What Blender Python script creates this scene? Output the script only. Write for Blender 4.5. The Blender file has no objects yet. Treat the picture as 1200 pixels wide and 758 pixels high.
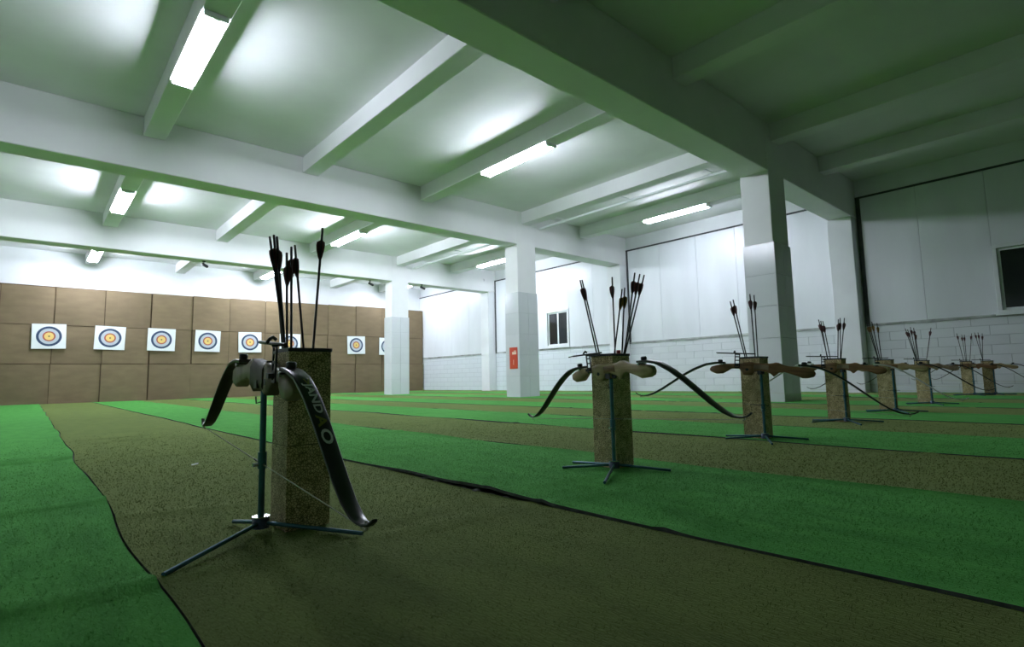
import bpy, math, random
import numpy as np
from mathutils import Matrix, Vector
random.seed(7); rng = np.random.default_rng(7)
scene = bpy.context.scene
col = scene.collection

# ------------------------------------------------------------------ camera
F_PX = 633.33                                   # focal length in pixels of the 1200 px wide frame
CAM = np.array([0.0, 0.0, 0.56])
MR = np.array([[0.7474, -0.0500, -0.6625],
               [-0.6640, -0.0886, -0.7425],
               [-0.0216, 0.9948, -0.0994]])
u_, s_, v_ = np.linalg.svd(MR); MR = u_ @ v_
cam_data = bpy.data.cameras.new('camera'); cam_data.sensor_width = 36; cam_data.lens = F_PX / 1200 * 36
cam_data.clip_start = 0.05; cam_data.clip_end = 200
cam = bpy.data.objects.new('camera', cam_data); col.objects.link(cam)
mw = Matrix.Identity(4)
for i in range(3):
    for j in range(3): mw[i][j] = MR[i, j]
    mw[i][3] = CAM[i]
cam.matrix_world = mw
scene.camera = cam

# ------------------------------------------------------------------ world, exposure
w = bpy.data.worlds.new('night'); scene.world = w; w.use_nodes = True
w.node_tree.nodes['Background'].inputs[0].default_value = (0.02, 0.025, 0.035, 1)
w.node_tree.nodes['Background'].inputs[1].default_value = 0.3
vs = scene.view_settings
vs.view_transform = 'Standard'; vs.look = 'None'; vs.gamma = 1; vs.use_curve_mapping = False
vs.exposure = 0.0
TUBE_STRENGTH = 150.0
BAY_GAIN = (1.55, 2.7, 2.6)      # tube strength per bay, tuned for brightness from near to far
ROW_GAIN = {1.45: 1.0, 7.12: 1.0, 13.0: 0.6}
TUBE_COLOR = (0.85, 0.89, 1.04, 1)
scene.cycles.use_denoising = True
scene.cycles.max_bounces = 8
scene.cycles.diffuse_bounces = 5

# ------------------------------------------------------------------ pixel helpers (a pixel gives a direction, a known plane the distance)
def ray(px, py):
    d = np.array([px - 600, -(py - 379), -F_PX]); d /= np.linalg.norm(d)
    return MR @ d
def on_z(px, py, z=0.0): r = ray(px, py); return CAM + r * ((z - CAM[2]) / r[2])
def on_x(px, py, X): r = ray(px, py); return CAM + r * ((X - CAM[0]) / r[0])
def on_y(px, py, Y): r = ray(px, py); return CAM + r * ((Y - CAM[1]) / r[1])

# ------------------------------------------------------------------ materials
MATS = {}
def mat(name, color, rough=0.6, metal=0.0, var=0.0, scale=4.0, stretch=(1, 1, 1), bump=0.0, bscale=None, color2=None, objvar=0.0, spec=0.5):
    m = bpy.data.materials.new(name); m.use_nodes = True; nt = m.node_tree; b = nt.nodes['Principled BSDF']
    b.inputs['Base Color'].default_value = (*color, 1); b.inputs['Roughness'].default_value = rough
    b.inputs['Metallic'].default_value = metal; b.inputs['Specular IOR Level'].default_value = spec
    tc = nt.nodes.new('ShaderNodeTexCoord'); mp = nt.nodes.new('ShaderNodeMapping'); mp.inputs['Scale'].default_value = stretch
    nt.links.new(tc.outputs['Object'], mp.inputs['Vector'])
    out = None
    if var or color2:
        n = nt.nodes.new('ShaderNodeTexNoise'); n.inputs['Scale'].default_value = scale; n.inputs['Detail'].default_value = 6
        nt.links.new(mp.outputs[0], n.inputs['Vector'])
        cr = nt.nodes.new('ShaderNodeValToRGB'); cr.color_ramp.elements[0].position = .32; cr.color_ramp.elements[1].position = .68
        c2 = color2 or tuple(min(1, c * (1 + var)) for c in color)
        c1 = color if color2 else tuple(c * (1 - var) for c in color)
        cr.color_ramp.elements[0].color = (*c1, 1); cr.color_ramp.elements[1].color = (*c2, 1)
        nt.links.new(n.outputs['Fac'], cr.inputs[0]); out = cr.outputs[0]
    if objvar:
        oi = nt.nodes.new('ShaderNodeObjectInfo'); mr = nt.nodes.new('ShaderNodeMapRange')
        mr.inputs['To Min'].default_value = 1 - objvar; mr.inputs['To Max'].default_value = 1 + objvar
        nt.links.new(oi.outputs['Random'], mr.inputs['Value'])
        mx = nt.nodes.new('ShaderNodeMix'); mx.data_type = 'RGBA'; mx.blend_type = 'MULTIPLY'; mx.inputs[0].default_value = 1
        if out: nt.links.new(out, mx.inputs[6])
        else: mx.inputs[6].default_value = (*color, 1)
        nt.links.new(mr.outputs[0], mx.inputs[7]); out = mx.outputs[2]
    if out: nt.links.new(out, b.inputs['Base Color'])
    if bump:
        n2 = nt.nodes.new('ShaderNodeTexNoise'); n2.inputs['Scale'].default_value = bscale or scale * 4; n2.inputs['Detail'].default_value = 4
        nt.links.new(mp.outputs[0], n2.inputs['Vector'])
        bp = nt.nodes.new('ShaderNodeBump'); bp.inputs['Strength'].default_value = bump; bp.inputs['Distance'].default_value = .01
        nt.links.new(n2.outputs['Fac'], bp.inputs['Height']); nt.links.new(bp.outputs[0], b.inputs['Normal'])
    MATS[name] = m
    return m
mat('paint', (.82, .825, .83), .55, var=.05, scale=.8, bump=.15, bscale=3)
mat('wall_paint', (.77, .79, .81), .5, var=.05, scale=1.2, bump=.2, bscale=5)
mat('panel_white', (.73, .76, .79), .32, var=.05, scale=1.5, stretch=(1, 1, .25), bump=.12, bscale=3)
mat('tile_white', (.70, .73, .76), .18, var=.03, scale=2, objvar=.035, bump=.05, bscale=3)
mat('column_tile', (.64, .665, .69), .16, var=.03, scale=2, objvar=.02, bump=.03, bscale=2)
mat('grout', (.42, .45, .47), .8)
mat('shadow_gap_dark', (.07, .075, .08), .8, var=.3, scale=3)  # shade of the gaps around the wall boards, put into the colour
mat('ledge_grey', (.36, .38, .37), .8, var=.45, scale=2.5, stretch=(1, 1, 1))
mat('cardboard', (.180, .134, .074), .85, var=.10, scale=2.0, stretch=(1, 1, 3), objvar=.10, bump=.15, bscale=14)
mat('seam_brown', (.09, .055, .03), .9)
mat('concrete', (.10, .105, .09), .9, var=.2, scale=3)
mat('turf_green', (.042, .195, .026), .9, color2=(.076, .292, .048), scale=9, stretch=(1, .35, 1), bump=.25, bscale=160, spec=.06)
mat('turf_olive', (.054, .082, .013), .9, color2=(.088, .120, .023), scale=7, stretch=(1, .35, 1), bump=.25, bscale=160, spec=.06)
mat('blade_green', (.026, .150, .018), .8, color2=(.120, .400, .080), scale=110, spec=.1)
mat('blade_olive', (.030, .052, .008), .85, color2=(.110, .145, .032), scale=110, spec=.06)
mat('backing_grey', (.10, .11, .11), .9, var=.3, scale=20)
mat('backing_light', (.20, .21, .20), .9, var=.3, scale=30)
mat('black_paint', (.016, .018, .022), .38)
mat('limb_black', (.012, .014, .018), .28, var=.2, scale=20)
mat('limb_white', (.62, .64, .62), .35, var=.05, scale=10)
mat('wood_dark', (.16, .085, .04), .42, color2=(.30, .165, .075), scale=14, stretch=(3, .5, 4))
mat('grip_brown', (.045, .028, .018), .5, color2=(.085, .05, .03), scale=14)
mat('wood_pale', (.36, .25, .13), .42, color2=(.55, .42, .25), scale=12, stretch=(3, .5, 4))
mat('wood_mid', (.10, .065, .04), .4, color2=(.40, .32, .21), scale=4, stretch=(.4, 2.6, .4))
mat('teal_metal', (.035, .135, .18), .32, metal=.35, var=.15, scale=12)
mat('hub_blue', (.05, .075, .14), .4, metal=.2)
mat('chrome', (.6, .65, .68), .22, metal=.9)
mat('shaft', (.014, .014, .016), .35)
mat('vane_red', (.105, .022, .026), .55, var=.25, scale=20)
mat('vane_gold', (.30, .17, .035), .55, var=.2, scale=20)
mat('nock', (.03, .02, .025), .4)
mat('string', (.50, .50, .40), .7)
mat('foam', (.02, .02, .022), .95)
mat('red_plastic', (.50, .035, .05), .4)
mat('sign_red', (.55, .055, .018), .35)
mat('sign_print', (.85, .62, .48), .5)
mat('paper', (.82, .85, .86), .7, var=.02, scale=5)
mat('ring_navy', (.028, .055, .125), .7)
mat('ring_blue', (.50, .54, .60), .7)
mat('ring_red', (.42, .10, .07), .7)
mat('ring_gold', (.80, .56, .18), .7)
mat('ring_dark', (.22, .16, .06), .7)
mat('print_white', (.75, .78, .78), .5)
mat('print_olive', (.26, .25, .05), .5)
mat('alu_white', (.74, .77, .78), .25, var=.03, scale=6)
mat('housing', (.80, .83, .83), .4)
mat('night_glass', (.012, .015, .016), .06, spec=.6)
mat('curtain', (.16, .19, .19), .6, var=.3, scale=8, stretch=(6, 6, .3))

def pebble():
    m = bpy.data.materials.new('pebble_wrap'); m.use_nodes = True; nt = m.node_tree; b = nt.nodes['Principled BSDF']
    tc = nt.nodes.new('ShaderNodeTexCoord')
    v = nt.nodes.new('ShaderNodeTexVoronoi'); v.feature = 'DISTANCE_TO_EDGE'; v.inputs['Scale'].default_value = 105
    n = nt.nodes.new('ShaderNodeTexNoise'); n.inputs['Scale'].default_value = 30; n.inputs['Detail'].default_value = 3
    nt.links.new(tc.outputs['Object'], v.inputs['Vector']); nt.links.new(tc.outputs['Object'], n.inputs['Vector'])
    r1 = nt.nodes.new('ShaderNodeValToRGB'); e = r1.color_ramp.elements
    e[0].position = .03; e[0].color = (.20, .145, .055, 1); e[1].position = .17; e[1].color = (.86, .72, .42, 1)
    r2 = nt.nodes.new('ShaderNodeValToRGB'); e = r2.color_ramp.elements
    e[0].position = .35; e[0].color = (.62, .60, .50, 1); e[1].position = .65; e[1].color = (1, 1, 1, 1)
    mx = nt.nodes.new('ShaderNodeMix'); mx.data_type = 'RGBA'; mx.blend_type = 'MULTIPLY'; mx.inputs[0].default_value = 1
    nt.links.new(v.outputs['Distance'], r1.inputs[0]); nt.links.new(n.outputs['Fac'], r2.inputs[0])
    nt.links.new(r1.outputs[0], mx.inputs[6]); nt.links.new(r2.outputs[0], mx.inputs[7])
    nt.links.new(mx.outputs[2], b.inputs['Base Color']); b.inputs['Roughness'].default_value = .6
    MATS['pebble_wrap'] = m
pebble()
def brick_wall():            # far part of the tiled wall, where the joints are too fine to pick apart
    m = bpy.data.materials.new('tile_far'); m.use_nodes = True; nt = m.node_tree; b = nt.nodes['Principled BSDF']
    tc = nt.nodes.new('ShaderNodeTexCoord'); mp = nt.nodes.new('ShaderNodeMapping'); mp.inputs['Rotation'].default_value = (math.pi / 2, 0, math.pi / 2)
    br = nt.nodes.new('ShaderNodeTexBrick'); br.offset = .5
    br.inputs['Color1'].default_value = (.72, .77, .81, 1); br.inputs['Color2'].default_value = (.69, .74, .78, 1); br.inputs['Mortar'].default_value = (.5, .54, .57, 1)
    br.inputs['Scale'].default_value = 1; br.inputs['Mortar Size'].default_value = .006; br.inputs['Brick Width'].default_value = .6; br.inputs['Row Height'].default_value = .207
    sx = nt.nodes.new('ShaderNodeSeparateXYZ'); cx = nt.nodes.new('ShaderNodeCombineXYZ')
    nt.links.new(tc.outputs['Object'], sx.inputs[0]); nt.links.new(sx.outputs['Y'], cx.inputs['X']); nt.links.new(sx.outputs['Z'], cx.inputs['Y'])
    nt.links.new(cx.outputs[0], br.inputs['Vector']); nt.links.new(br.outputs['Color'], b.inputs['Base Color']); b.inputs['Roughness'].default_value = .2
    MATS['tile_far'] = m
brick_wall()
for i_, x_, g_ in [(i, x, g * ROW_GAIN[x]) for i, g in enumerate(BAY_GAIN) for x in ROW_GAIN]:
    m = bpy.data.materials.new('tube_glow'); m.use_nodes = True
    b = m.node_tree.nodes['Principled BSDF']; b.inputs['Base Color'].default_value = (.9, .9, .9, 1)
    b.inputs['Emission Color'].default_value = TUBE_COLOR; b.inputs['Emission Strength'].default_value = TUBE_STRENGTH * g_
    MATS['tube_glow%d_%g' % (i_, x_)] = m
for n_, c_ in (('turf_green', (.25, .8, .25, 1)), ('turf_olive', (.6, .75, .3, 1))):     # soft fuzzy sheen of the pile
    pb = MATS[n_].node_tree.nodes['Principled BSDF']; pb.inputs['Sheen Weight'].default_value = .5; pb.inputs['Sheen Roughness'].default_value = .4; pb.inputs['Sheen Tint'].default_value = c_
# blades let some light through
for n_ in ('blade_green', 'blade_olive'):
    nt = MATS[n_].node_tree; pb = nt.nodes['Principled BSDF']; out_ = [n for n in nt.nodes if n.type == 'OUTPUT_MATERIAL'][0]
    tr = nt.nodes.new('ShaderNodeBsdfTranslucent'); mxs = nt.nodes.new('ShaderNodeMixShader'); mxs.inputs[0].default_value = .5
    nt.links.new(pb.inputs['Base Color'].links[0].from_socket, tr.inputs['Color'])
    up = nt.nodes.new('ShaderNodeCombineXYZ'); up.inputs[2].default_value = 1.0      # pile shades like an upward nap
    nt.links.new(up.outputs[0], pb.inputs['Normal']); mxs.inputs[0].default_value = .12
    nt.links.new(pb.outputs[0], mxs.inputs[1]); nt.links.new(tr.outputs[0], mxs.inputs[2]); nt.links.new(mxs.outputs[0], out_.inputs['Surface'])

# ------------------------------------------------------------------ mesh builder
class MB:
    def __init__(s): s.v = []; s.f = []; s.sm = []
    def add(s, vs, fs, smooth=False):
        o = len(s.v); s.v += [tuple(map(float, p)) for p in vs]; s.f += [tuple(i + o for i in f) for f in fs]; s.sm += [smooth] * len(fs); return s
    def box(s, x0, x1, y0, y1, z0, z1, c=0.0):
        if c <= 0:
            v = [(x, y, z) for z in (z0, z1) for y in (y0, y1) for x in (x0, x1)]
            return s.add(v, [(0, 2, 3, 1), (4, 5, 7, 6), (0, 1, 5, 4), (2, 6, 7, 3), (0, 4, 6, 2), (1, 3, 7, 5)])
        # chamfered box
        P = []; idx = {}
        X = (x0, x1); Y = (y0, y1); Z = (z0, z1)
        for i in (0, 1):
            for j in (0, 1):
                for k in (0, 1):
                    sx, sy, sz = (1 - 2 * i) * c, (1 - 2 * j) * c, (1 - 2 * k) * c
                    for a, q in enumerate(((X[i], Y[j] + sy, Z[k] + sz), (X[i] + sx, Y[j], Z[k] + sz), (X[i] + sx, Y[j] + sy, Z[k]))):
                        idx[i, j, k, a] = len(P); P.append(q)
        Fs = []
        for i in (0, 1):
            q = [idx[i, 0, 0, 0], idx[i, 1, 0, 0], idx[i, 1, 1, 0], idx[i, 0, 1, 0]]; Fs.append(q if i else q[::-1])
            q = [idx[0, i, 0, 1], idx[0, i, 1, 1], idx[1, i, 1, 1], idx[1, i, 0, 1]]; Fs.append(q if i else q[::-1])
            q = [idx[0, 0, i, 2], idx[1, 0, i, 2], idx[1, 1, i, 2], idx[0, 1, i, 2]]; Fs.append(q if i else q[::-1])
        for j in (0, 1):
            for k in (0, 1):
                Fs.append([idx[0, j, k, 1], idx[1, j, k, 1], idx[1, j, k, 2], idx[0, j, k, 2]])
                Fs.append([idx[j, 0, k, 0], idx[j, 1, k, 0], idx[j, 1, k, 2], idx[j, 0, k, 2]])
                Fs.append([idx[j, k, 0, 0], idx[j, k, 1, 0], idx[j, k, 1, 1], idx[j, k, 0, 1]])
        for i in (0, 1):
            for j in (0, 1):
                for k in (0, 1): Fs.append([idx[i, j, k, 0], idx[i, j, k, 1], idx[i, j, k, 2]])
        return s.add(P, Fs)
    def tube(s, pts, r, n=8, cap=True):
        pts = [np.array(p, float) for p in pts]; rs = r if hasattr(r, '__len__') else [r] * len(pts)
        rings = []
        t0 = pts[1] - pts[0]; t0 /= np.linalg.norm(t0)
        a = np.array([0, 0, 1.]) if abs(t0[2]) < .9 else np.array([1., 0, 0])
        u = np.cross(t0, a); u /= np.linalg.norm(u)
        V = []
        for i, p in enumerate(pts):
            t = pts[min(i + 1, len(pts) - 1)] - pts[max(i - 1, 0)]; t /= np.linalg.norm(t)
            u = u - t * (u @ t); u /= np.linalg.norm(u); w_ = np.cross(t, u)
            V += [p + rs[i] * (math.cos(2 * math.pi * k / n) * u + math.sin(2 * math.pi * k / n) * w_) for k in range(n)]
        Fs = []
        for i in range(len(pts) - 1):
            for k in range(n): Fs.append((i * n + k, i * n + (k + 1) % n, (i + 1) * n + (k + 1) % n, (i + 1) * n + k))
        s.add(V, Fs, True)
        if cap:
            s.add(V[:n], [tuple(range(n))[::-1]]); s.add(V[-n:], [tuple(range(n))])
        return s
    def cyl(s, p0, p1, r, n=12): return s.tube([p0, p1], r, n)
    def loft(s, rings, smooth=True, cap=True):
        n = len(rings[0]); V = [p for r in rings for p in r]; Fs = []
        for i in range(len(rings) - 1):
            for k in range(n): Fs.append((i * n + k, i * n + (k + 1) % n, (i + 1) * n + (k + 1) % n, (i + 1) * n + k))
        s.add(V, Fs, smooth)
        if cap: s.add(rings[0], [tuple(range(n))[::-1]]); s.add(rings[-1], [tuple(range(n))])
        return s
    def mesh(s, name, m):
        me = bpy.data.meshes.new(name); me.from_pydata(s.v, [], s.f); me.polygons.foreach_set('use_smooth', s.sm)
        if m: me.materials.append(MATS[m])
        me.update(); return me
    def build(s, name, m, parent=None):
        return place(name, s.mesh(name, m), parent)
def place(name, me, parent=None, loc=None):
    o = bpy.data.objects.new(name, me); col.objects.link(o)
    if parent: o.parent = parent
    if loc is not None: o.location = loc
    return o
def empty(name, loc=(0, 0, 0)):
    o = bpy.data.objects.new(name, None); col.objects.link(o); o.location = loc; o.empty_display_size = .1; return o
def tag(o, label=None, cat=None, group=None, kind=None):
    if label: o['label'] = label
    if cat: o['category'] = cat
    if group: o['group'] = group
    if kind: o['kind'] = kind
    return o

# ------------------------------------------------------------------ room dimensions (metres)
XL, XR = -6.6, 15.26             # left wall, right wall
YF, YB = -9.6, 24.35             # wall behind the camera, target wall
HB, HR, HS = 4.32, 4.93, 5.28    # underside of beams, of ribs, of the slab
BEAMS = [(-9.6, -9.4), (-2.95, -2.42), (4.075, 4.606), (11.07, 11.60), (18.16, 18.69)]
RIBS = [-4.22, -1.39, 1.45, 4.24, 7.12, 10.49, 13.0]
COLX = (10.11, 10.86)
PIL = 14.85                      # face of the wall pilasters

# ------------------------------------------------------------------ shell
floor = tag(MB().box(XL - .2, XR + .2, YF - .2, YB + .2, -.25, 0).build('floor', 'concrete'), 'grey concrete floor slab under the turf strips', 'floor', kind='structure')
ceil = tag(MB().box(XL - .2, XR + .2, YF - .2, YB + .2, HS, HS + .25).build('ceiling', 'paint'), 'white painted concrete ceiling slab with beams and ribs', 'ceiling', kind='structure')
for y0, y1 in BEAMS:
    MB().box(XL, XR, y0, y1, HB, HS, .012).build('beam', 'paint', ceil)
for i, x in enumerate(RIBS):
    ys = [YF] + [q for b_ in BEAMS for q in b_] + [YB]
    for a, c in zip(ys[0::2], ys[1::2]):
        if c - a > .8: MB().box(x - .165, x + .165, a, c, HR, HS, .01).build('rib', 'paint', ceil)
# white strip in place of a second rib's lit lower edge, over the columns
for a, c in ((4.606, 11.07), (11.60, 18.16)):
    MB().box(11.02, 11.09, a, c, HR - .05, HR + .01, .008).build('lit_edge_strip', 'housing', ceil)
    for k in range(3):
        y = a + 1 + k * (c - a - 2) / 2
        MB().box(10.655, 11.03, y - .015, y + .015, HR, HR + .03).build('bracket', 'housing', ceil)

wl = tag(MB().box(XL - .2, XL, YF, YB, 0, HS).build('wall_left', 'wall_paint'), 'white painted left side wall outside the view', 'wall', kind='structure')
wf = tag(MB().box(XL, XR, YF - .2, YF, 0, HS).build('wall_front', 'wall_paint'), 'white painted wall behind the shooting line', 'wall', kind='structure')
wb = tag(MB().box(XL, XR, YB, YB + .2, 0, HS).build('wall_back', 'wall_paint'), 'white wall above the cardboard backstop', 'wall', kind='structure')

# right wall with two window openings
W1 = (13.80, 15.02, 1.69, 3.13)
W2 = (-.45, 1.63, 1.67, 3.14)
mb = MB()
ys = sorted([YF, W2[0], W2[1], W1[0], W1[1], YB])
for a, c in zip(ys[:-1], ys[1:]):
    ww = W1 if abs(a - W1[0]) < 1e-6 else (W2 if abs(a - W2[0]) < 1e-6 else None)
    if ww: mb.box(XR, XR + .25, a, c, 0, ww[2]).box(XR, XR + .25, a, c, ww[3], HS)
    else: mb.box(XR, XR + .25, a, c, 0, HS)
wr = tag(mb.build('wall_right', 'wall_paint'), 'long white right side wall with smooth panels above a tiled dado', 'wall', kind='structure')
PILS = [(4.09, 4.63), (11.07, 11.62), (18.18, 18.72)]
for a, c in PILS: MB().box(PIL, XR, a, c, 0, HB, .01).build('pilaster', 'wall_paint', wr)
# smooth upper boards, one run per bay, cut around the windows
ZT = 1.665; ZP = 4.80
def board(y0, y1, z0, z1):
    MB().box(XR - .035, XR, y0, y1, z0, z1, .004).build('panel', 'panel_white', wr)
def board_bay(y0, y1, cuts, win=None):
    e = [y0] + cuts + [y1]
    for a, c in zip(e[:-1], e[1:]):
        if win and abs(a - win[0]) < 1e-6:
            board(a + .003, c - .003, win[3], ZP)
            if win[2] - ZT > .06: board(a + .003, c - .003, ZT, win[2])
        else: board(a + .003, c - .003, ZT, ZP)
board_bay(YF, 3.98, [-2.1, W2[0], W2[1], 2.85], W2)
board_bay(4.64, 11.0, [5.9, 7.2, 8.45, 9.75])
board_bay(11.63, 18.1, [12.6, W1[0], W1[1], 16.5], W1)
board_bay(18.73, YB, [20.1, 21.5, 22.9])
for a, c, e in ((YF, 4.07, .095), (4.64, 11.06, .05), (11.63, 18.17, .06), (18.73, YB, 0)):
    MB().box(XR - .055, XR, a, c, ZP, ZP + .045).build('top_shadow_gap', 'shadow_gap_dark', wr)  # dark strips stand in for the shadow gap above and beside the boards
    if e: MB().box(XR - .05, XR, c - e, c, ZT - .05, ZP).build('side_shadow_gap', 'shadow_gap_dark', wr)
    # rough grey ledge under the boards
    m2 = MB(); n = int((c - a) / .25); V = []
    for k in range(n + 1):
        y = a + (c - a) * k / n; h = .022 + .016 * math.sin(k * 1.7) * math.sin(k * .61 + a) + random.uniform(-.006, .006)
        V += [(XR - .05, y, ZT - .03 - h), (XR - .05, y, ZT + .004), (XR, y, ZT + .004), (XR, y, ZT - .03 - h)]
    m2.loft([V[4 * k:4 * k + 4] for k in range(n + 1)], False).build('ledge', 'ledge_grey', wr)
# dado tiles: single tiles as far as they can be told apart, then a printed joint pattern
TH, TW = .207, .60
tm = MB().box(-.014, 0, .003, TW - .003, .003, TH - .003, .003).mesh('tile', 'tile_white')
MB().box(XR - .006, XR, -3.0, 11.06, 0, ZT - .03).build('grout_bed', 'grout', wr)
for r in range(8):
    for k in range(24):
        y = -3.0 + k * TW - (TW / 2 if r % 2 else 0)
        for a, c in ((-3.0, 4.085), (4.635, 11.065)):
            y0, y1 = max(a, y), min(c, y + TW)
            if y1 - y0 < .03: continue
            if y1 - y0 > TW - .001: place('tile', tm, wr, (XR - .004, y, r * TH))
            else: place('tile', MB().box(-.014, 0, .003, y1 - y0 - .003, .003, TH - .003, .003).mesh('tile', 'tile_white'), wr, (XR - .004, y0, r * TH))
for a, c in ((11.63, 18.17), (18.73, YB)): MB().box(XR - .014, XR, a, c, 0, ZT - .03).build('far_tiling', 'tile_far', wr)

def window(name, w_, curtain_first, label):
    y0, y1, z0, z1 = w_
    root = empty(name, (XR, (y0 + y1) / 2, z0)); tag(root, label, 'window', kind='structure')
    def L(mb): # shift to local
        mb.v = [(x - XR, y - (y0 + y1) / 2, z - z0) for x, y, z in mb.v]; return mb
    t = .075; xf = XR - .075
    fr = MB().box(xf, XR + .1, y0, y1, z1 - t, z1, .005).box(xf, XR + .1, y0, y1, z0, z0 + t, .005).box(xf, XR + .1, y0, y0 + t, z0 + t, z1 - t, .005).box(xf, XR + .1, y1 - t, y1, z0 + t, z1 - t, .005)
    L(fr).build('window_frame', 'alu_white', root)
    L(MB().box(xf - .03, xf + .02, y0 - .04, y1 + .04, z0 - .035, z0, .005)).build('window_sill', 'alu_white', root)
    ym = (y0 + y1) / 2
    for k, (a, c) in enumerate(((y0 + t, ym), (ym, y1 - t))):
        q = .05; x0 = XR - .03 + .03 * k
        s = MB().box(x0, x0 + .03, a, c, z0 + t, z0 + t + q).box(x0, x0 + .03, a, c, z1 - t - q, z1 - t).box(x0, x0 + .03, a, a + q, z0 + t + q, z1 - t - q).box(x0, x0 + .03, c - q, c, z0 + t + q, z1 - t - q)
        sash = L(s).build('sash', 'alu_white', root)
        L(MB().box(x0 + .011, x0 + .017, a + q, c - q, z0 + t + q, z1 - t - q)).build('pane', 'night_glass', sash)
    L(MB().box(XR + .2, XR + .24, y0, y1, z0, z1)).build('night_board', 'night_glass', root)
window('window_1', W1, True, 'small dark two-pane sliding window in white frame beyond the second quiver')
window('window_2', W2, False, 'dark window with white frame cut off by the right edge')

# ------------------------------------------------------------------ columns with tile cladding
ZC = 2.95
def column(y0, y1, label):
    x0, x1 = COLX; cx, cy = (x0 + x1) / 2, (y0 + y1) / 2
    root = empty('column', (cx, cy, 0)); tag(root, label, 'column', kind='structure')
    hx, hy = (x1 - x0) / 2, (y1 - y0) / 2
    MB().box(-hx + .02, hx - .02, -hy + .02, hy - .02, 0, HS, .01).build('shaft', 'paint', root)
    MB().box(-hx + .012, hx - .012, -hy + .012, hy - .012, 0, ZC - .006).build('grout_bed', 'grout', root)
    n = 5; h = ZC / n
    for k in range(n):
        z0, z1 = k * h + .0015, (k + 1) * h - .0015
        MB().box(-hx, -hx + .018, -hy, hy, z0, z1, .004).build('tile', 'column_tile', root)
        MB().box(hx - .018, hx, -hy, hy, z0, z1, .004).build('tile', 'column_tile', root)
        for a, c in ((-hx + .019, -.001), (.001, hx - .019)):
            MB().box(a, c, -hy, -hy + .018, z0, z1, .004).build('tile', 'column_tile', root)
            MB().box(a, c, hy - .018, hy, z0, z1, .004).build('tile', 'column_tile', root)
    return root
column(4.05, 4.63, 'square white column with dark shaded side behind the third quiver')
column(11.045, 11.62, 'square white column carrying the small red fire sign')
column(18.135, 18.71, 'far white column standing in front of the cardboard backstop')

# red sign on the second column
sg = empty('fire_sign', (COLX[0], 11.285, 1.10)); tag(sg, 'small red fire equipment sign fixed to white column', 'sign')
MB().box(-.014, -.001, -.165, .165, -.30, .30, .004).build('plate', 'sign_red', sg)
MB().box(-.017, -.0135, -.12, .05, .10, .17).box(-.017, -.0135, -.12, -.02, .185, .205).build('lettering', 'sign_print', sg)
MB().tube([(-.015, 0, -.20), (-.015, 0, -.19), (-.015, 0, -.05), (-.015, 0, -.02), (-.015, 0, .0)], [.02, .035, .035, .018, .012], 8).build('extinguisher_symbol', 'sign_print', sg).scale = (.3, 1, 1)

# ------------------------------------------------------------------ cardboard backstop and targets
YC = 24.0
bs = empty('cardboard_backstop', (4.3, YC, 0)); tag(bs, 'tall backstop wall of brown cardboard panels in three rows', 'backstop')
seams = [on_y(p, 450, YC)[0] for p in (58, 118, 173, 223, 267)]
step = (seams[-1] - seams[0]) / 4
xs = [seams[0] - step * k for k in range(5, 0, -1)] + seams
while xs[-1] + step < XR - .1: xs.append(xs[-1] + step)
xs[-1] = XR - .07
ZROW = [0.0, 1.35, 2.665, 4.02]
for r in range(3):
    for k in range(len(xs) - 1):
        a, c = xs[k] + (r - 1) * .012 + random.uniform(-.02, .02) * (0 < k), xs[k + 1] + (r - 1) * .012 + random.uniform(-.02, .02) * (k < len(xs) - 2)
        if k == len(xs) - 2: c = xs[-1]
        a += .011; c -= .011
        z0, z1 = ZROW[r] + .010, ZROW[r + 1] - .010
        if r == 2: z1 += .012 * (a - 4) + random.uniform(-.015, .015)
        d = random.uniform(-.02, .02); bw = random.uniform(.0, .02)
        mbx = MB(); nx, nz = 4, 4; V = []; Fs = []
        for j in range(nz + 1):
            for i in range(nx + 1):
                fx, fz = i / nx, j / nz
                yy = d - bw * math.sin(math.pi * fx) * math.sin(math.pi * fz) + .012 * (fz - .5) * (r - 1)
                V.append((a + (c - a) * fx - 4.3, yy, z0 + (z1 - z0) * fz))
        m_ = (nx + 1) * (nz + 1); V += [(x, .06, z) for x, y, z in V]
        for j in range(nz):
            for i in range(nx):
                q = j * (nx + 1) + i; Fs += [(q, q + 1, q + nx + 2, q + nx + 1), (m_ + q, m_ + q + nx + 1, m_ + q + nx + 2, m_ + q + 1)]
        edge = list(range(nx + 1)) + [j * (nx + 1) + nx for j in range(1, nz + 1)] + [nz * (nx + 1) + i for i in range(nx - 1, -1, -1)] + [j * (nx + 1) for j in range(nz - 1, 0, -1)]
        for q, p in zip(edge, edge[1:] + edge[:1]): Fs.append((p, q, q + m_, p + m_))
        mbx.add(V, Fs).build('panel', 'cardboard', bs)
MB().box(xs[0] - 4.3, xs[-1] - 4.3, .062, .11, 0, 4.0).build('backing_board', 'seam_brown', bs)

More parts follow.
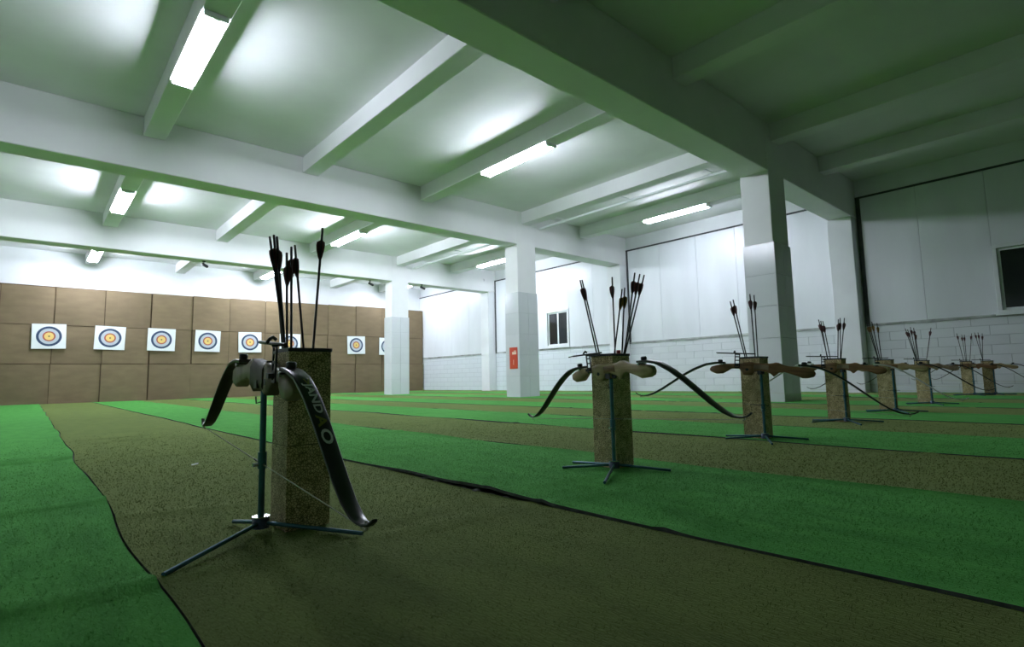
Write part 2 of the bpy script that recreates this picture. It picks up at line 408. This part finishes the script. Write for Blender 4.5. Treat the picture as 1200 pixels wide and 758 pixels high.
def disc(r0, r1, y, n=28):
    V = []; Fs = []
    for k in range(n):
        c, s = math.cos(2 * math.pi * k / n), math.sin(2 * math.pi * k / n)
        V += [(r1 * c, y, r1 * s), (r0 * c, y, r0 * s)]
    for k in range(n):
        a, b2 = 2 * k, 2 * ((k + 1) % n); Fs.append((a, a + 1, b2 + 1, b2))
    return MB().add(V, Fs)
TS = .445
tgt_meshes = [('paper_sheet', MB().box(-TS, TS, -.006, 0, -TS * .94, TS * .94).mesh('paper_sheet', 'paper')),
              ('outer_ring', disc(.265, .335, -.0075).mesh('outer_ring', 'ring_navy')),
              ('pale_ring', disc(.170, .265, -.0075).mesh('pale_ring', 'ring_blue')),
              ('red_ring', disc(.128, .170, -.0075).mesh('red_ring', 'ring_red')),
              ('gold_centre', disc(.028, .128, -.0075).mesh('gold_centre', 'ring_gold')),
              ('bullseye', disc(.0, .028, -.0075).mesh('bullseye', 'ring_dark'))]
tpx = [(57.5, 394), (129, 396), (189.3, 398), (243.5, 399.6), (293, 401), (340, 402.5), (417.5, 404.3), (454, 406)]
order = ['leftmost target of the row', 'second target from the left', 'third target from the left', 'fourth target from the left',
         'fifth from the left', 'seen between the nearest quiver arrows', 'target left of the far white column', 'target half hidden by the far white column']
for (px, py), lb in zip(tpx, order):
    p = on_y(px, py, YC - .05)
    t = empty('archery_target', (p[0], YC - .05, p[2])); t.rotation_euler = (0, math.radians(random.uniform(-1.5, 1.5)), 0)
    tag(t, 'square white archery target face with coloured rings, ' + lb, 'target', 'targets on the cardboard backstop')
    for n_, me in tgt_meshes: place(n_, me, t)

# ------------------------------------------------------------------ fluorescent lights under the ribs
hm = MB().box(-.06, .06, -1.0, 1.0, -.03, 0, .006).mesh('housing', 'housing')
tbs = {(i_, x_): MB().cyl((0, -.95, 0), (0, .95, 0), .019, 10).mesh('tube', 'tube_glow%d_%g' % (i_, x_)) for i_ in range(3) for x_ in ROW_GAIN}
em = MB().box(-.135, .135, -.025, .025, -.06, 0, .008).mesh('end_holder', 'housing')
def lamp(x, y, label, tb):
    t = empty('fluorescent_light', (x, y, HR)); tag(t, label, 'light', 'twin tube lights under the ceiling ribs')
    place('housing', hm, t)
    for s in (-1, 1):
        place('tube', tb, t, (s * .105, 0, -.029)); place('end_holder', em, t, (0, s * .975, 0))
YL = [7.75, 15.45, 22.5]
where = ['nearest lit bay', 'middle bay', 'bay above the targets']
xn = {1.45: 'on the leftmost visible rib', 7.12: 'on the middle rib', 13.0: 'on the rib beside the right wall'}
for yi, y in enumerate(YL):
    for x in (1.45, 7.12, 13.0):
        lamp(x, y, 'lit twin-tube fluorescent light %s, %s' % (xn[x], where[yi]), tbs[yi, x])

# ------------------------------------------------------------------ small black cameras on the far beam
def bullet(p, tilt, yaw, label, wallmount=False):
    t = empty('security_camera', p); tag(t, label, 'camera', 'small black cameras on the far beam')
    MB().cyl((0, 0, 0), (0, 0, -.02), .05, 10).build('mount_plate', 'black_paint', t)
    MB().tube([(0, 0, -.02), (0, 0, -.07), (0, -.03, -.10)], .015, 6).build('bracket', 'black_paint', t)
    bd = MB().tube([(0, .10, 0), (0, .09, 0), (0, -.10, 0), (0, -.12, 0)], [.03, .045, .045, .035], 10).build('body', 'black_paint', t)
    bd.location = (0, -.03, -.13); bd.rotation_euler = (tilt, 0, 0)
    MB().cyl((0, -.121, 0), (0, -.125, 0), .03, 10).build('lens', 'night_glass', bd)
    t.rotation_euler = (math.pi / 2, 0, yaw) if wallmount else (0, 0, yaw)
for px, py, lb in ((239, 306, 'left of the nearest arrows'), (433, 329, 'just left of the far column'), (496, 333, 'just right of the far column')):
    p = on_z(px, py, HB); bullet((p[0], min(max(p[1], 18.25), 18.6), HB), .5, .6, 'small black security camera under the far beam, ' + lb)
p = on_y(567, 328, 18.16); bullet((p[0], 18.16, p[2]), .2, 0, 'small black security camera on the beam face beside the right wall', True)

# ------------------------------------------------------------------ turf strips
EDGES = [.29 - 1.335 * k for k in range(5, 0, -1)] + [.29, 1.66, 2.96, 4.335, 5.63] + [5.63 + 1.335 * k for k in range(1, 8)]
EDGES[0] = XL + .01
yy = np.concatenate([np.arange(YF + .02, -.5, .5), np.arange(-.5, 8, .05), np.arange(8, YC - .02, .25), [YC - .02]])
def wav(seed, y, amp):
    r_ = np.random.default_rng(seed); o = np.zeros_like(y)
    for k in range(5): o += r_.uniform(.3, 1) * np.sin(y * r_.uniform(.5, 4.5) + r_.uniform(0, 6.28)) * amp / 2.2
    return o
BLADE = {}
strip_lab = {4: 'bright green turf strip along the left edge of the picture', 5: 'dark olive turf strip under the nearest bow stand', 6: 'bright green turf strip under the second quiver',
             7: 'olive turf strip between the second and third quivers', 8: 'green turf strip under the third quiver'}
for k in range(len(EDGES)):
    x0 = EDGES[k]; x1 = EDGES[k + 1] if k + 1 < len(EDGES) else XR - .02
    if x1 - x0 < .1: continue
    green = (k % 2 == 0)
    g = .005
    el = x0 + g + wav(100 + k, yy, .016); er = x1 - g + wav(100 + k + 1, yy, .016)
    if k == 0: el = np.full_like(yy, x0)
    if k == len(EDGES) - 1: er = np.full_like(yy, x1)
    nx = 28 if -1.2 < x0 < 5 else 6
    fx = np.linspace(0, 1, nx + 1)
    X = el[:, None] + (er - el)[:, None] * fx[None, :]
    Yg = np.repeat(yy[:, None], nx + 1, 1)
    Z = np.full_like(X, .016 + (.004 if green else 0))
    Z += (wav(200 + k, yy, .003))[:, None] * np.sin(np.pi * fx)[None, :]
    r_ = np.random.default_rng(300 + k)
    for c in range(7):          # soft creases across the strip
        yc = r_.uniform(.6, 9); sl = r_.uniform(-.35, .35); x_ = r_.uniform(0, 1)
        dist = (Yg - yc - sl * (X - x0)) / .035
        Z += .010 * np.exp(-dist ** 2) * np.exp(-((fx[None, :] - x_) / .45) ** 2)
    if k == 4:
        for yc, sl in ((1.95, -.10), (5.3, .06), (3.3, -.05)):
            Z += .020 * np.exp(-((Yg - yc - sl * (X - x0)) / .04) ** 2) * np.clip((fx[None, :] - .35) * 3, 0, 1)
    # lifted selvedge along the left edge
    lift = {6: .024, 5: .006, 7: .010, 8: .010, 9: .008}.get(k, .004)
    if k == 6: lm = .22 + .78 * np.exp(-((yy - 2.35) / .7) ** 2) + .25 * np.sin(yy * 7) * np.exp(-((yy - 2.35) / .6) ** 2)
    else: lm = .6 + .4 * np.sin(yy * 2.3 + k)
    Z += (lift * lm)[:, None] * np.exp(-((X - el[:, None]) / .06))
    rl = {5: .004, 6: .012, 7: .006, 4: .010}.get(k, .003)
    Z += (rl * (.6 + .4 * np.sin(yy * 3.1 + k)))[:, None] * np.exp(-((er[:, None] - X) / .05))
    n = len(yy); V = [tuple(p) for p in np.stack([X, Yg, Z], -1).reshape(-1, 3)]; Fs = []
    for j in range(n - 1):
        for i in range(nx):
            q = j * (nx + 1) + i; Fs.append((q, q + 1, q + nx + 2, q + nx + 1))
    mname = 'turf_green' if green else 'turf_olive'
    NW = ['first', 'second', 'third', 'fourth', 'fifth', 'sixth', 'seventh', 'eighth', 'ninth', 'tenth', 'eleventh', 'twelfth', 'thirteenth', 'fourteenth']
    lb = strip_lab.get(k) or ('%s turf strip, %s strip counted from the left picture edge' % ('green' if green else 'olive', NW[k - 4]) if k > 8 else '%s turf strip beyond the left picture edge, %s from the wall' % ('green' if green else 'olive', NW[k]))
    o = MB().add(V, Fs, True).build('turf_strip', mname); tag(o, lb, 'turf', 'artificial turf strips on the floor')
    # backing sheet below the pile with an upright edge
    for edge_, sgn in ((0, -1), (nx, 1)):
        Ve = []
        for j in range(n): Ve += [(X[j, edge_], yy[j], Z[j, edge_]), (X[j, edge_], yy[j], max(.001, Z[j, edge_] - .014))]
        MB().add(Ve, [(2 * j, 2 * j + 1, 2 * j + 3, 2 * j + 2) for j in range(n - 1)]).build('selvedge', 'backing_grey', o)
    BLADE[k] = (o, X, Z, el, er, fx, 'blade_green' if green else 'blade_olive')
# pile near the camera
for k in range(3, 10):
    o, X, Z, el, er, fx, bm = BLADE[k]
    N = 220000
    # sample with more blades near the camera
    y = rng.uniform(-.1, 9.0, N); f_ = rng.uniform(0, 1, N)
    ei = np.interp(y, yy, el); ej = np.interp(y, yy, er); x = ei + (ej - ei) * f_
    d = np.hypot(x, y)
    dens = 9500 * np.minimum(1, (2.0 / np.maximum(d, .1)) ** 1.6)
    base = N / (9.1 * (EDGES[k + 1] - EDGES[k]))
    dens = dens * np.clip((8.2 - d) / 4.2, 0, 1) ** 1.3
    keep = (rng.uniform(0, 1, N) < dens / base) & (d > .75) & (d < 8.5)
    ang = np.degrees(np.arctan2(x, y)); keep &= (ang > -14) & (ang < 100)
    x, y, f_, d = x[keep], y[keep], f_[keep], d[keep]
    if len(x) == 0: continue
    jy = np.clip(np.searchsorted(yy, y) - 1, 0, len(yy) - 2); ty = (y - yy[jy]) / (yy[jy + 1] - yy[jy])
    ix = np.clip((f_ * (len(fx) - 1)).astype(int), 0, len(fx) - 2); tx = f_ * (len(fx) - 1) - ix
    z = (Z[jy, ix] * (1 - ty) * (1 - tx) + Z[jy + 1, ix] * ty * (1 - tx) + Z[jy, ix + 1] * (1 - ty) * tx + Z[jy + 1, ix + 1] * ty * tx)
    hgt = rng.uniform(.0035, .008, len(x)); wd = .0011 * np.maximum(1, d / 1.6); a = rng.uniform(0, 2 * np.pi, len(x))
    lx, ly = rng.normal(0, .006, len(x)), rng.normal(-.002, .006, len(x))
    P = np.empty((len(x), 3, 3))
    P[:, 0] = np.stack([x - wd * np.cos(a), y - wd * np.sin(a), z - .001], 1)
    P[:, 1] = np.stack([x + wd * np.cos(a), y + wd * np.sin(a), z - .001], 1)
    P[:, 2] = np.stack([x + lx, y + ly, z + hgt], 1)
    me = bpy.data.meshes.new('pile'); nv = len(x) * 3
    me.vertices.add(nv); me.vertices.foreach_set('co', P.ravel()); me.loops.add(nv); me.loops.foreach_set('vertex_index', np.arange(nv, dtype=np.int32))
    me.polygons.add(len(x)); me.polygons.foreach_set('loop_start', np.arange(0, nv, 3, dtype=np.int32)); me.polygons.foreach_set('loop_total', np.full(len(x), 3, dtype=np.int32))
    me.update(); me.validate(); me.materials.append(MATS[bm])
    place('pile', me, o)['kind'] = 'stuff'
lump = empty('turf_backing_fold', (1.655, 2.3, .003)); tag(lump, 'crumpled grey turf backing under the lifted green strip edge', 'backing')
for k in range(7):
    yk = -.36 + k * .11 + random.uniform(-.02, .02); h_ = random.uniform(.014, .026); L_ = random.uniform(.05, .09)
    V = []; nseg = 7
    for a in range(nseg):
        f = a / (nseg - 1); prof = math.sin(math.pi * f)
        V.append([(-.004 - .022 * prof * random.uniform(.6, 1), yk + (f - .5) * L_, 0), (-.002 - .018 * prof, yk + (f - .5) * L_, h_ * prof * .7 + .001), (.012, yk + (f - .5) * L_, h_ * prof + .002), (.03, yk + (f - .5) * L_, .0)])
    MB().loft(V, True).build('fold', 'backing_light', lump)
# scrap of white paper on the olive strip
p = on_z(228, 544, .03)
sc = empty('paper_scrap', (p[0], p[1], .026)); tag(sc, 'tiny white scrap lying on the olive turf left of the nearest stand', 'scrap')
MB().add([(-.02, -.01, 0), (.02, -.008, .004), (.024, .008, .012), (-.016, .012, .006)], [(0, 1, 2, 3)]).build('paper_piece', 'paper', sc)

# ------------------------------------------------------------------ quivers, arrows, stands, bows
TOP = .69
def quiver(cx, cy, label, plain_lower=False, red=False):
    t = empty('arrow_quiver', (cx, cy, .018)); tag(t, label, 'quiver', 'patterned box quivers on the shooting line')
    h = .0825
    def shell(z0, z1, hh):
        m_ = MB(); e = .006
        m_.box(-hh, hh, -hh, -hh + e, z0, z1).box(-hh, hh, hh - e, hh, z0, z1).box(-hh, -hh + e, -hh + e, hh - e, z0, z1).box(hh - e, hh, -hh + e, hh - e, z0, z1)
        return m_
    shell(0, .305, h).build('lower_body', 'pebble_wrap', t)
    shell(.308, TOP - .03, h - .0008).build('upper_body', 'pebble_wrap', t)
    shell(.303, .31, h - .003).build('seam', 'seam_brown', t)
    MB().box(-h + .006, h - .006, -h + .006, h - .006, 0, .01).build('bottom_plate', 'foam', t)
    shell(TOP - .032, TOP - .018, h + .003).build('rim', 'black_paint', t)
    MB().box(-h + .007, h - .007, -h + .007, h - .007, .28, .36).build('foam_insert', 'foam', t)
    if red:
        r = MB().cyl((.028, -.045, .36), (.028, -.045, TOP + .004), .014, 10).build('marker_tube', 'red_plastic'); r.location = (cx, cy, .018)
        r.name = 'red_tube'; tag(r, 'short red plastic tube standing among arrows in the second quiver', 'tube')
    return t
# arrow: local origin at nock end, shaft runs down -Z
AL = .74
a_shaft = MB().cyl((0, 0, -.012), (0, 0, -AL), .005, 6).mesh('shaft', 'shaft')
a_nock = MB().tube([(0, 0, -.014), (0, 0, -.004), (0, 0, .0)], [.0045, .005, .0035], 6).mesh('nock', 'nock')
def vane_mesh(m_):
    pr = [(.0042, -.135), (.010, -.122), (.017, -.095), (.0195, -.075), (.018, -.062), (.0042, -.052)]
    V = [(x, -.0007, z) for x, z in pr] + [(x, .0007, z) for x, z in pr]; n = len(pr)
    return MB().add(V, [tuple(range(n)), tuple(range(2 * n - 1, n - 1, -1))] + [(i, (i + 1) % n, (i + 1) % n + n, i + n)[::-1] for i in range(n)]).mesh('vane', m_)
a_vane = {'r': vane_mesh('vane_red'), 'g': vane_mesh('vane_gold')}
def arrow(top, base, label, group, gold=False):
    top, base = Vector(top), Vector(base); d = (top - base).normalized()
    t = empty('arrow', top); tag(t, label, 'arrow', group)
    q = Vector((0, 0, 1)).rotation_difference(d); t.rotation_mode = 'QUATERNION'
    from mathutils import Quaternion
    t.rotation_quaternion = q @ Quaternion((0, 0, 1), random.uniform(0, 2))
    place('shaft', a_shaft, t); place('nock', a_nock, t)
    for k in range(3):
        v = place('vane', a_vane['g' if gold else 'r'], t); v.rotation_euler = (0, 0, k * 2 * math.pi / 3)

def stand(px_, py_, legs, label, z_top=.545, collar=True):
    t = empty('bow_stand', (px_, py_, .02)); tag(t, label, 'bow stand', 'teal metal bow stands')
    MB().tube([(0, 0, .03), (0, 0, z_top - .02)], .011, 10).build('pole', 'teal_metal', t)
    MB().tube([(0, 0, .012), (0, 0, .045), (0, 0, .05)], [.030, .030, .022], 14).build('hub', 'hub_blue', t)
    MB().tube([(0, 0, .05), (0, 0, .054)], .032, 16).build('hub_cap', 'chrome', t)
    for a, L in legs:
        a = math.radians(a); c, s = math.cos(a), math.sin(a)
        MB().tube([(.02 * c, .02 * s, .03), (L * c, L * s, .008)], .0075, 8).build('leg', 'teal_metal', t)
    MB().tube([(0, 0, .225), (0, 0, .285)], .0155, 10).build('collar', 'teal_metal', t)
    MB().cyl((-.014, 0, .24), (-.034, 0, .24), .007, 8).build('clamp_screw', 'chrome', t)
    MB().tube([(-.01, 0, z_top - .075), (-.026, 0, z_top - .08), (-.028, 0, z_top - .055)], .003, 6).build('hook', 'black_paint', t)
    MB().box(-.028, .028, -.016, .016, z_top - .024, z_top - .017, .002).box(-.032, -.027, -.016, .016, z_top - .024, z_top + .006).box(.027, .032, -.016, .016, z_top - .024, z_top + .006).build('cradle', 'black_paint', t)
    return t

RISER = [(-.338, -.024, -.038, .016), (-.328, -.006, -.054, .022), (-.295, .006, -.066, .026), (-.26, .014, -.068, .027), (-.225, .016, -.052, .026), (-.18, .018, -.036, .022), (-.15, .026, -.026, .020),
         (-.115, .044, -.034, .019), (-.095, .046, -.058, .019), (-.082, .040, -.064, .019), (-.062, .036, -.042, .018), (0, .034, -.022, .017), (.038, .036, -.030, .018), (.050, .042, -.060, .023), (.066, .042, -.064, .024), (.108, .036, -.064, .024),
         (.118, .032, -.040, .019), (.14, .028, -.014, .014), (.19, .024, -.014, .014), (.215, .022, -.034, .020), (.25, .018, -.058, .025), (.295, .006, -.062, .026), (.328, -.008, -.048, .022), (.338, -.024, -.036, .016)]
LIMB = [(.235, .030), (.30, .028), (.37, .012), (.45, -.032), (.53, -.090), (.61, -.158), (.68, -.218), (.74, -.262), (.79, -.286), (.83, -.293), (.862, -.286), (.885, -.270)]
LW = [.027, .029, .0285, .028, .027, .026, .025, .023, .020, .015, .010, .007]
def limb_frame(u):
    P = np.array(LIMB); seg = np.hypot(*np.diff(P, axis=0).T); L = np.concatenate([[0], np.cumsum(seg)])
    u = np.clip(u, 0, L[-1]); s = np.interp(u, L, P[:, 0]); z = np.interp(u, L, P[:, 1]); e = .012
    s2, z2 = np.interp(u + e, L, P[:, 0]), np.interp(u + e, L, P[:, 1]); s1, z1 = np.interp(u - e, L, P[:, 0]), np.interp(u - e, L, P[:, 1])
    t = np.stack([s2 - s1, z2 - z1], -1); t /= np.linalg.norm(t, axis=-1, keepdims=True)
    return s, z, t
def limb(side):
    P = np.array(LIMB); m_ = MB(); rings = []
    uu = np.linspace(0, 1, 30) * np.sum(np.hypot(*np.diff(P, axis=0).T)); L = np.concatenate([[0], np.cumsum(np.hypot(*np.diff(P, axis=0).T))])
    s, z, t = limb_frame(uu); wd = np.interp(uu, L, LW)
    for k in range(len(uu)):
        n = np.array([-t[k, 1], t[k, 0]]); th = .0065 - .003 * k / 29; w_ = wd[k]
        if n[1] < 0: n = -n
        r = []
        for (a, b_) in ((-1, -.6), (-.9, -1), (.9, -1), (1, -.6), (1, .6), (.9, 1), (-.9, 1), (-1, .6)):
            q = np.array([s[k], z[k]]) + n * th * b_; r.append((a * w_, q[0] * side, q[1]))
        rings.append(r if side < 0 else r[::-1])
    return m_.loft(rings)
def bow(px_, py_, pz, yaw, tilt, lean, sc_, wood, limbm, label, lettering=False, sight=True, flip=False, sy=.15):
    t = empty('recurve_bow', (px_, py_, pz)); tag(t, label, 'bow', 'recurve bows on the stands')
    t.rotation_euler = (math.radians(tilt), math.radians(lean), math.radians(yaw)); t.scale = (1, sc_, sc_ if sc_ < 1 else (1.1 if lettering else 1))
    rings = []
    for s, zt, zb, hw in RISER:
        c = .22; zm = (zt + zb) / 2; hh = (zt - zb) / 2
        rings.append([(a * hw, s * (-1 if flip else 1), zm + b_ * hh) for a, b_ in ((-1, -1 + 2 * c * .6), (-1 + c, -1), (1 - c, -1), (1, -1 + 2 * c * .6), (1, 1 - 2 * c * .6), (1 - c, 1), (-1 + c, 1), (-1, 1 - 2 * c * .6))])
    if not flip: rings = [r[::-1] for r in rings]
    MB().loft(rings).build('riser', wood, t)
    gk = 1.45 if lettering else 1.0
    MB().loft([[(a * .0195 * (1.5 if lettering else 1), s * gk * (-1 if flip else 1), zm + b_ * hh * (1.6 if lettering else 1) - (.010 if lettering else 0)) for a, b_ in ((-1, -.5), (-.5, -1), (.5, -1), (1, -.5), (1, .5), (.5, 1), (-.5, 1), (-1, .5))] for s, zm, hh in ((-.052, .0, .036), (-.03, .004, .032), (0, .004, .030), (.03, .002, .033), (.045, 0, .036))]).build('grip', 'grip_brown' if lettering else ('wood_dark' if wood != 'wood_dark' else 'wood_mid'), t)
    MB().cyl((-.0255, (-1 if flip else 1) * .085, -.022), (.0255, (-1 if flip else 1) * .085, -.022), .011, 12).build('bushing', 'black_paint', t)
    for sd in (-1, 1):
        lb = limb(sd).build('limb', limbm, t)
        MB().tube([(0, sd * .27, .030), (0, sd * .27, .040), (0, sd * .27, .052), (0, sd * .27, .056)], [.012, .017, .017, .012], 12).build('limb_bolt', 'black_paint', t)
        MB().cyl((-.034, sd * .25, .015), (.034, sd * .25, .015), .007, 8).build('limb_pin', 'chrome', t)
        MB().tube([(0, sd * .842, -.282), (0, sd * .848, -.300), (0, sd * .835, -.306)], .004, 6).build('string_loop', 'string', lb)
    MB().cyl((0, -.842, -.302), (0, .842, -.302), .0018, 6).build('bowstring', 'string', t)
    MB().cyl((0, -.06, -.302), (0, .06, -.302), .0032, 6).build('serving', 'black_paint', t)
    if sight:
        g = -1 if flip else 1
        x = -.032
        m_ = MB()
        m_.box(x - .003, x + .003, g * (sy - .015) - .003, g * (sy - .015) + .003, -.01, .105).box(x - .003, x + .003, g * (sy + .015) - .003, g * (sy + .015) + .003, -.01, .105)
        for zz in (-.01, .02, .05, .08, .1): m_.box(x - .003, x + .003, g * sy - .015, g * sy + .015, zz - .004, zz + .004)
        sb = m_.build('sight_bracket', 'black_paint', t)
        MB().box(x - .022, x, g * sy - .012, g * sy + .012, .0, .016).build('sight_mount', 'black_paint', sb)
        MB().tube([(x, g * .03, .108), (x, g * .29, .108)], .0055, 8).build('sight_bar', 'black_paint', t)
        MB().tube([(x - .02, g * .17, .108), (x - .01, g * .17, .122), (x, g * .17, .128), (x + .012, g * .17, .120)], .006, 8).build('sight_knob', 'black_paint', t)
        MB().cyl((x, g * .285, .108), (x - .04, g * .285, .104), .004, 6).build('sight_pin', 'black_paint', t)
    if lettering:
        lb = [c for c in t.children if c.name.startswith('limb') and not c.name.startswith('limb_')][0]
        def text(body, u0, hgt, m_, v0=0.0):
            cu = bpy.data.curves.new('lettering', 'FONT'); cu.body = body; cu.size = 1; cu.offset = .028; cu.space_character = 1.02; cu.resolution_u = 3
            ob = bpy.data.objects.new('lettering', cu); col.objects.link(ob); bpy.context.view_layer.update()
            dg = bpy.context.evaluated_depsgraph_get(); me = bpy.data.meshes.new_from_object(ob.evaluated_get(dg)); bpy.data.objects.remove(ob)
            co = np.array([v.co[:] for v in me.vertices]); mn, mx = co.min(0), co.max(0)
            k = hgt / (mx[1] - mn[1]); u = u0 + (co[:, 0] - mn[0]) * k * 1.5; v = (co[:, 1] - (mn[1] + mx[1]) / 2) * k + v0
            s, z, tt = limb_frame(u); n = np.stack([-tt[:, 1], tt[:, 0]], -1); n[n[:, 1] < 0] *= -1
            Q = np.stack([v, -(s + n[:, 0] * .0078), z + n[:, 1] * .0078], -1)
            for i, vv in enumerate(me.vertices): vv.co = Q[i]
            me.materials.clear(); me.materials.append(MATS[m_]); me.update()
            place('lettering', me, lb); return u.max()
        u1 = text('JAND', .172, .034, 'print_white')
        u2 = text('A', u1 + .006, .030, 'print_olive')
        text('O', u2 + .006, .034, 'print_white')
        text('>', .150, .022, 'print_olive', .006)
    return t

ST = [ # quiver centre, pole, legs(angle,length), bow(yaw,tilt,lean,scale,wood,limb), name words
    dict(q=(.806, 2.156), p=(.662, 2.152), legs=[(221, .466), (305.5, .41), (102.6, .193), (72, .36)], b=(0, 5.5, 0, 1.03, 'wood_mid', 'limb_black'), w='nearest'),
    dict(q=(2.655, 2.08), p=(2.535, 1.985), legs=[(124, .30), (300, .31), (211, .42), (86, .34)], b=(-6, -2.5, -4, .95, 'wood_pale', 'limb_black'), w='second'),
    dict(q=(4.565, 2.06), p=(4.445, 1.955), legs=[(124, .30), (300, .31), (211, .35), (86, .34)], b=(17, 4, 8, 1.16, 'wood_dark', 'limb_black'), w='third'),
    dict(q=(6.51, 2.06), p=(6.39, 1.955), legs=[(130, .34), (305, .34), (215, .38), (86, .34)], b=(12, 2.5, 4, 1.14, 'wood_dark', 'limb_white'), w='fourth'),
    dict(q=(8.37, 2.06), p=(8.25, 1.955), legs=[(128, .34), (300, .34), (212, .38), (86, .34)], b=(16, 1, 3, 1.10, 'wood_pale', 'limb_black'), w='fifth'),
    dict(q=(10.36, 2.06), p=(10.24, 1.955), legs=[(125, .34), (303, .34), (210, .38), (86, .34)], b=(12, 2, 0, 1.06, 'wood_mid', 'limb_black'), w='sixth'),
    dict(q=(13.95, 2.06), p=(13.83, 1.955), legs=[(125, .34), (303, .34), (210, .38), (86, .34)], b=(14, 2, 0, 1.1, 'wood_dark', 'limb_black'), w='seventh'),
    dict(q=(14.30, 1.78), p=(14.18, 1.69), legs=[(125, .30), (303, .34), (210, .30), (86, .34)], b=(14, 2, 0, 1.1, 'wood_pale', 'limb_black'), w='eighth'),
]
ARROWS = [
    [((316, 277), (328, 402)), ((321, 275), (330, 402)), ((324.5, 277), (332.5, 402)), ((336, 296), (336.5, 402)), ((341.5, 289), (341.5, 402)), ((345.5, 287), (356, 402)), ((378, 267), (367, 402))],
    [((679.8, 328), (699.6, 416)), ((682, 327.7), (702.4, 416)), ((717.3, 324.5), (721, 415)), ((729, 338.5), (720, 415)), ((732, 337), (728.9, 415)), ((743.9, 319.5), (732, 415)), ((749.8, 321), (734.4, 415)), ((755, 322), (736.8, 415))],
    [((855.6, 353), (871, 417.8)), ((859, 351), (875, 417.8)), ((878.7, 344.5), (884.9, 417.8)), ((883.6, 345.6), (888, 417.8))],
    [((959.2, 374.3), (968, 420.5)), ((961.8, 375.7), (969.5, 420.5)), ((964.2, 376), (973, 420.5)), ((982.3, 374), (981.9, 420)), ((984.5, 372.5), (985, 420)), ((989.5, 372.5), (985.5, 420))],
    [((1015.6, 378.5), (1028, 420.5)), ((1018, 378), (1029.5, 420.5)), ((1021.6, 377), (1031.3, 420.5)), ((1027.6, 378.5), (1033, 420.5))],
    [((1060.8, 385), (1072, 422)), ((1063.5, 386), (1073.3, 422)), ((1066.8, 383), (1074.4, 422)), ((1070.6, 384), (1075.6, 422)), ((1072, 388), (1077, 422)), ((1091, 384), (1085.7, 421.5))],
    [((1121, 390.6), (1129.3, 421.5)), ((1127, 392), (1131.6, 421.5)), ((1130, 392), (1132.6, 421.5)), ((1138.5, 390.6), (1137, 422))],
    [((1142, 389.5), (1146.5, 422)), ((1146, 389.5), (1148, 422)), ((1151, 390.6), (1150, 422))],
]
ORD = ['first', 'second', 'third', 'fourth', 'fifth', 'sixth', 'seventh', 'eighth']
tot = len(ST)
for i, s in enumerate(ST):
    wd = s['w']; qx, qy = s['q']; ppx, ppy = s['p']
    nm = 'nearest' if i == 0 else '%s from the left' % wd
    qn = {0: 'nearest quiver', 6: 'seventh quiver', 7: 'last quiver'}.get(i, wd + ' quiver')
    quiver(qx, qy, 'tall square tan speckled box quiver with black rim, ' + qn.replace('quiver', 'one', 1), red=(i == 1))
    stand(ppx, ppy, s['legs'], 'teal metal bow stand with flat spreading legs in front of the ' + qn)
    y, ti, le, sc_, wd_, lm_ = s['b']
    wl_ = {'wood_dark': 'dark brown wooden', 'wood_pale': 'pale wooden', 'wood_mid': 'mottled brown wooden'}[wd_]
    extra = ' and white lettering' if i == 0 else ''
    bow(ppx, ppy, .595, y, ti, le, sc_, wd_, lm_, 'recurve bow, %s riser, %s limbs%s, at the %s' % (wl_, 'white' if lm_ == 'limb_white' else 'black', extra, qn), lettering=(i == 0), sight=True, flip=(i == 0), sy=(.20 if i == 0 else .15))
    for k, (tp, bp) in enumerate(ARROWS[i]):
        # the arrow stands inside the box: the base ray is cut where it passes through the middle of the box
        def hit(px, py, off):
            r = ray(px, py); a = r[:2]; c = np.array([qx, qy]); t_ = (a @ c) / (a @ a); return CAM + r * (t_ + off)
        off = random.uniform(-.025, .025)
        B = hit(*bp, off); B[0] = min(max(B[0], qx - .065), qx + .065); B[1] = min(max(B[1], qy - .065), qy + .065); B[2] = TOP
        T = hit(*tp, off + random.uniform(-.02, .03))
        arrow(T, B, 'dark arrow with %s vanes, %s from the left in %s' % ('gold' if (i == 4 or (i == 1 and k in (3, 4))) else 'red-brown', ORD[k], qn), 'arrows standing in the quivers', gold=(i == 4 or (i == 1 and k in (3, 4))))
bpy.context.view_layer.update()
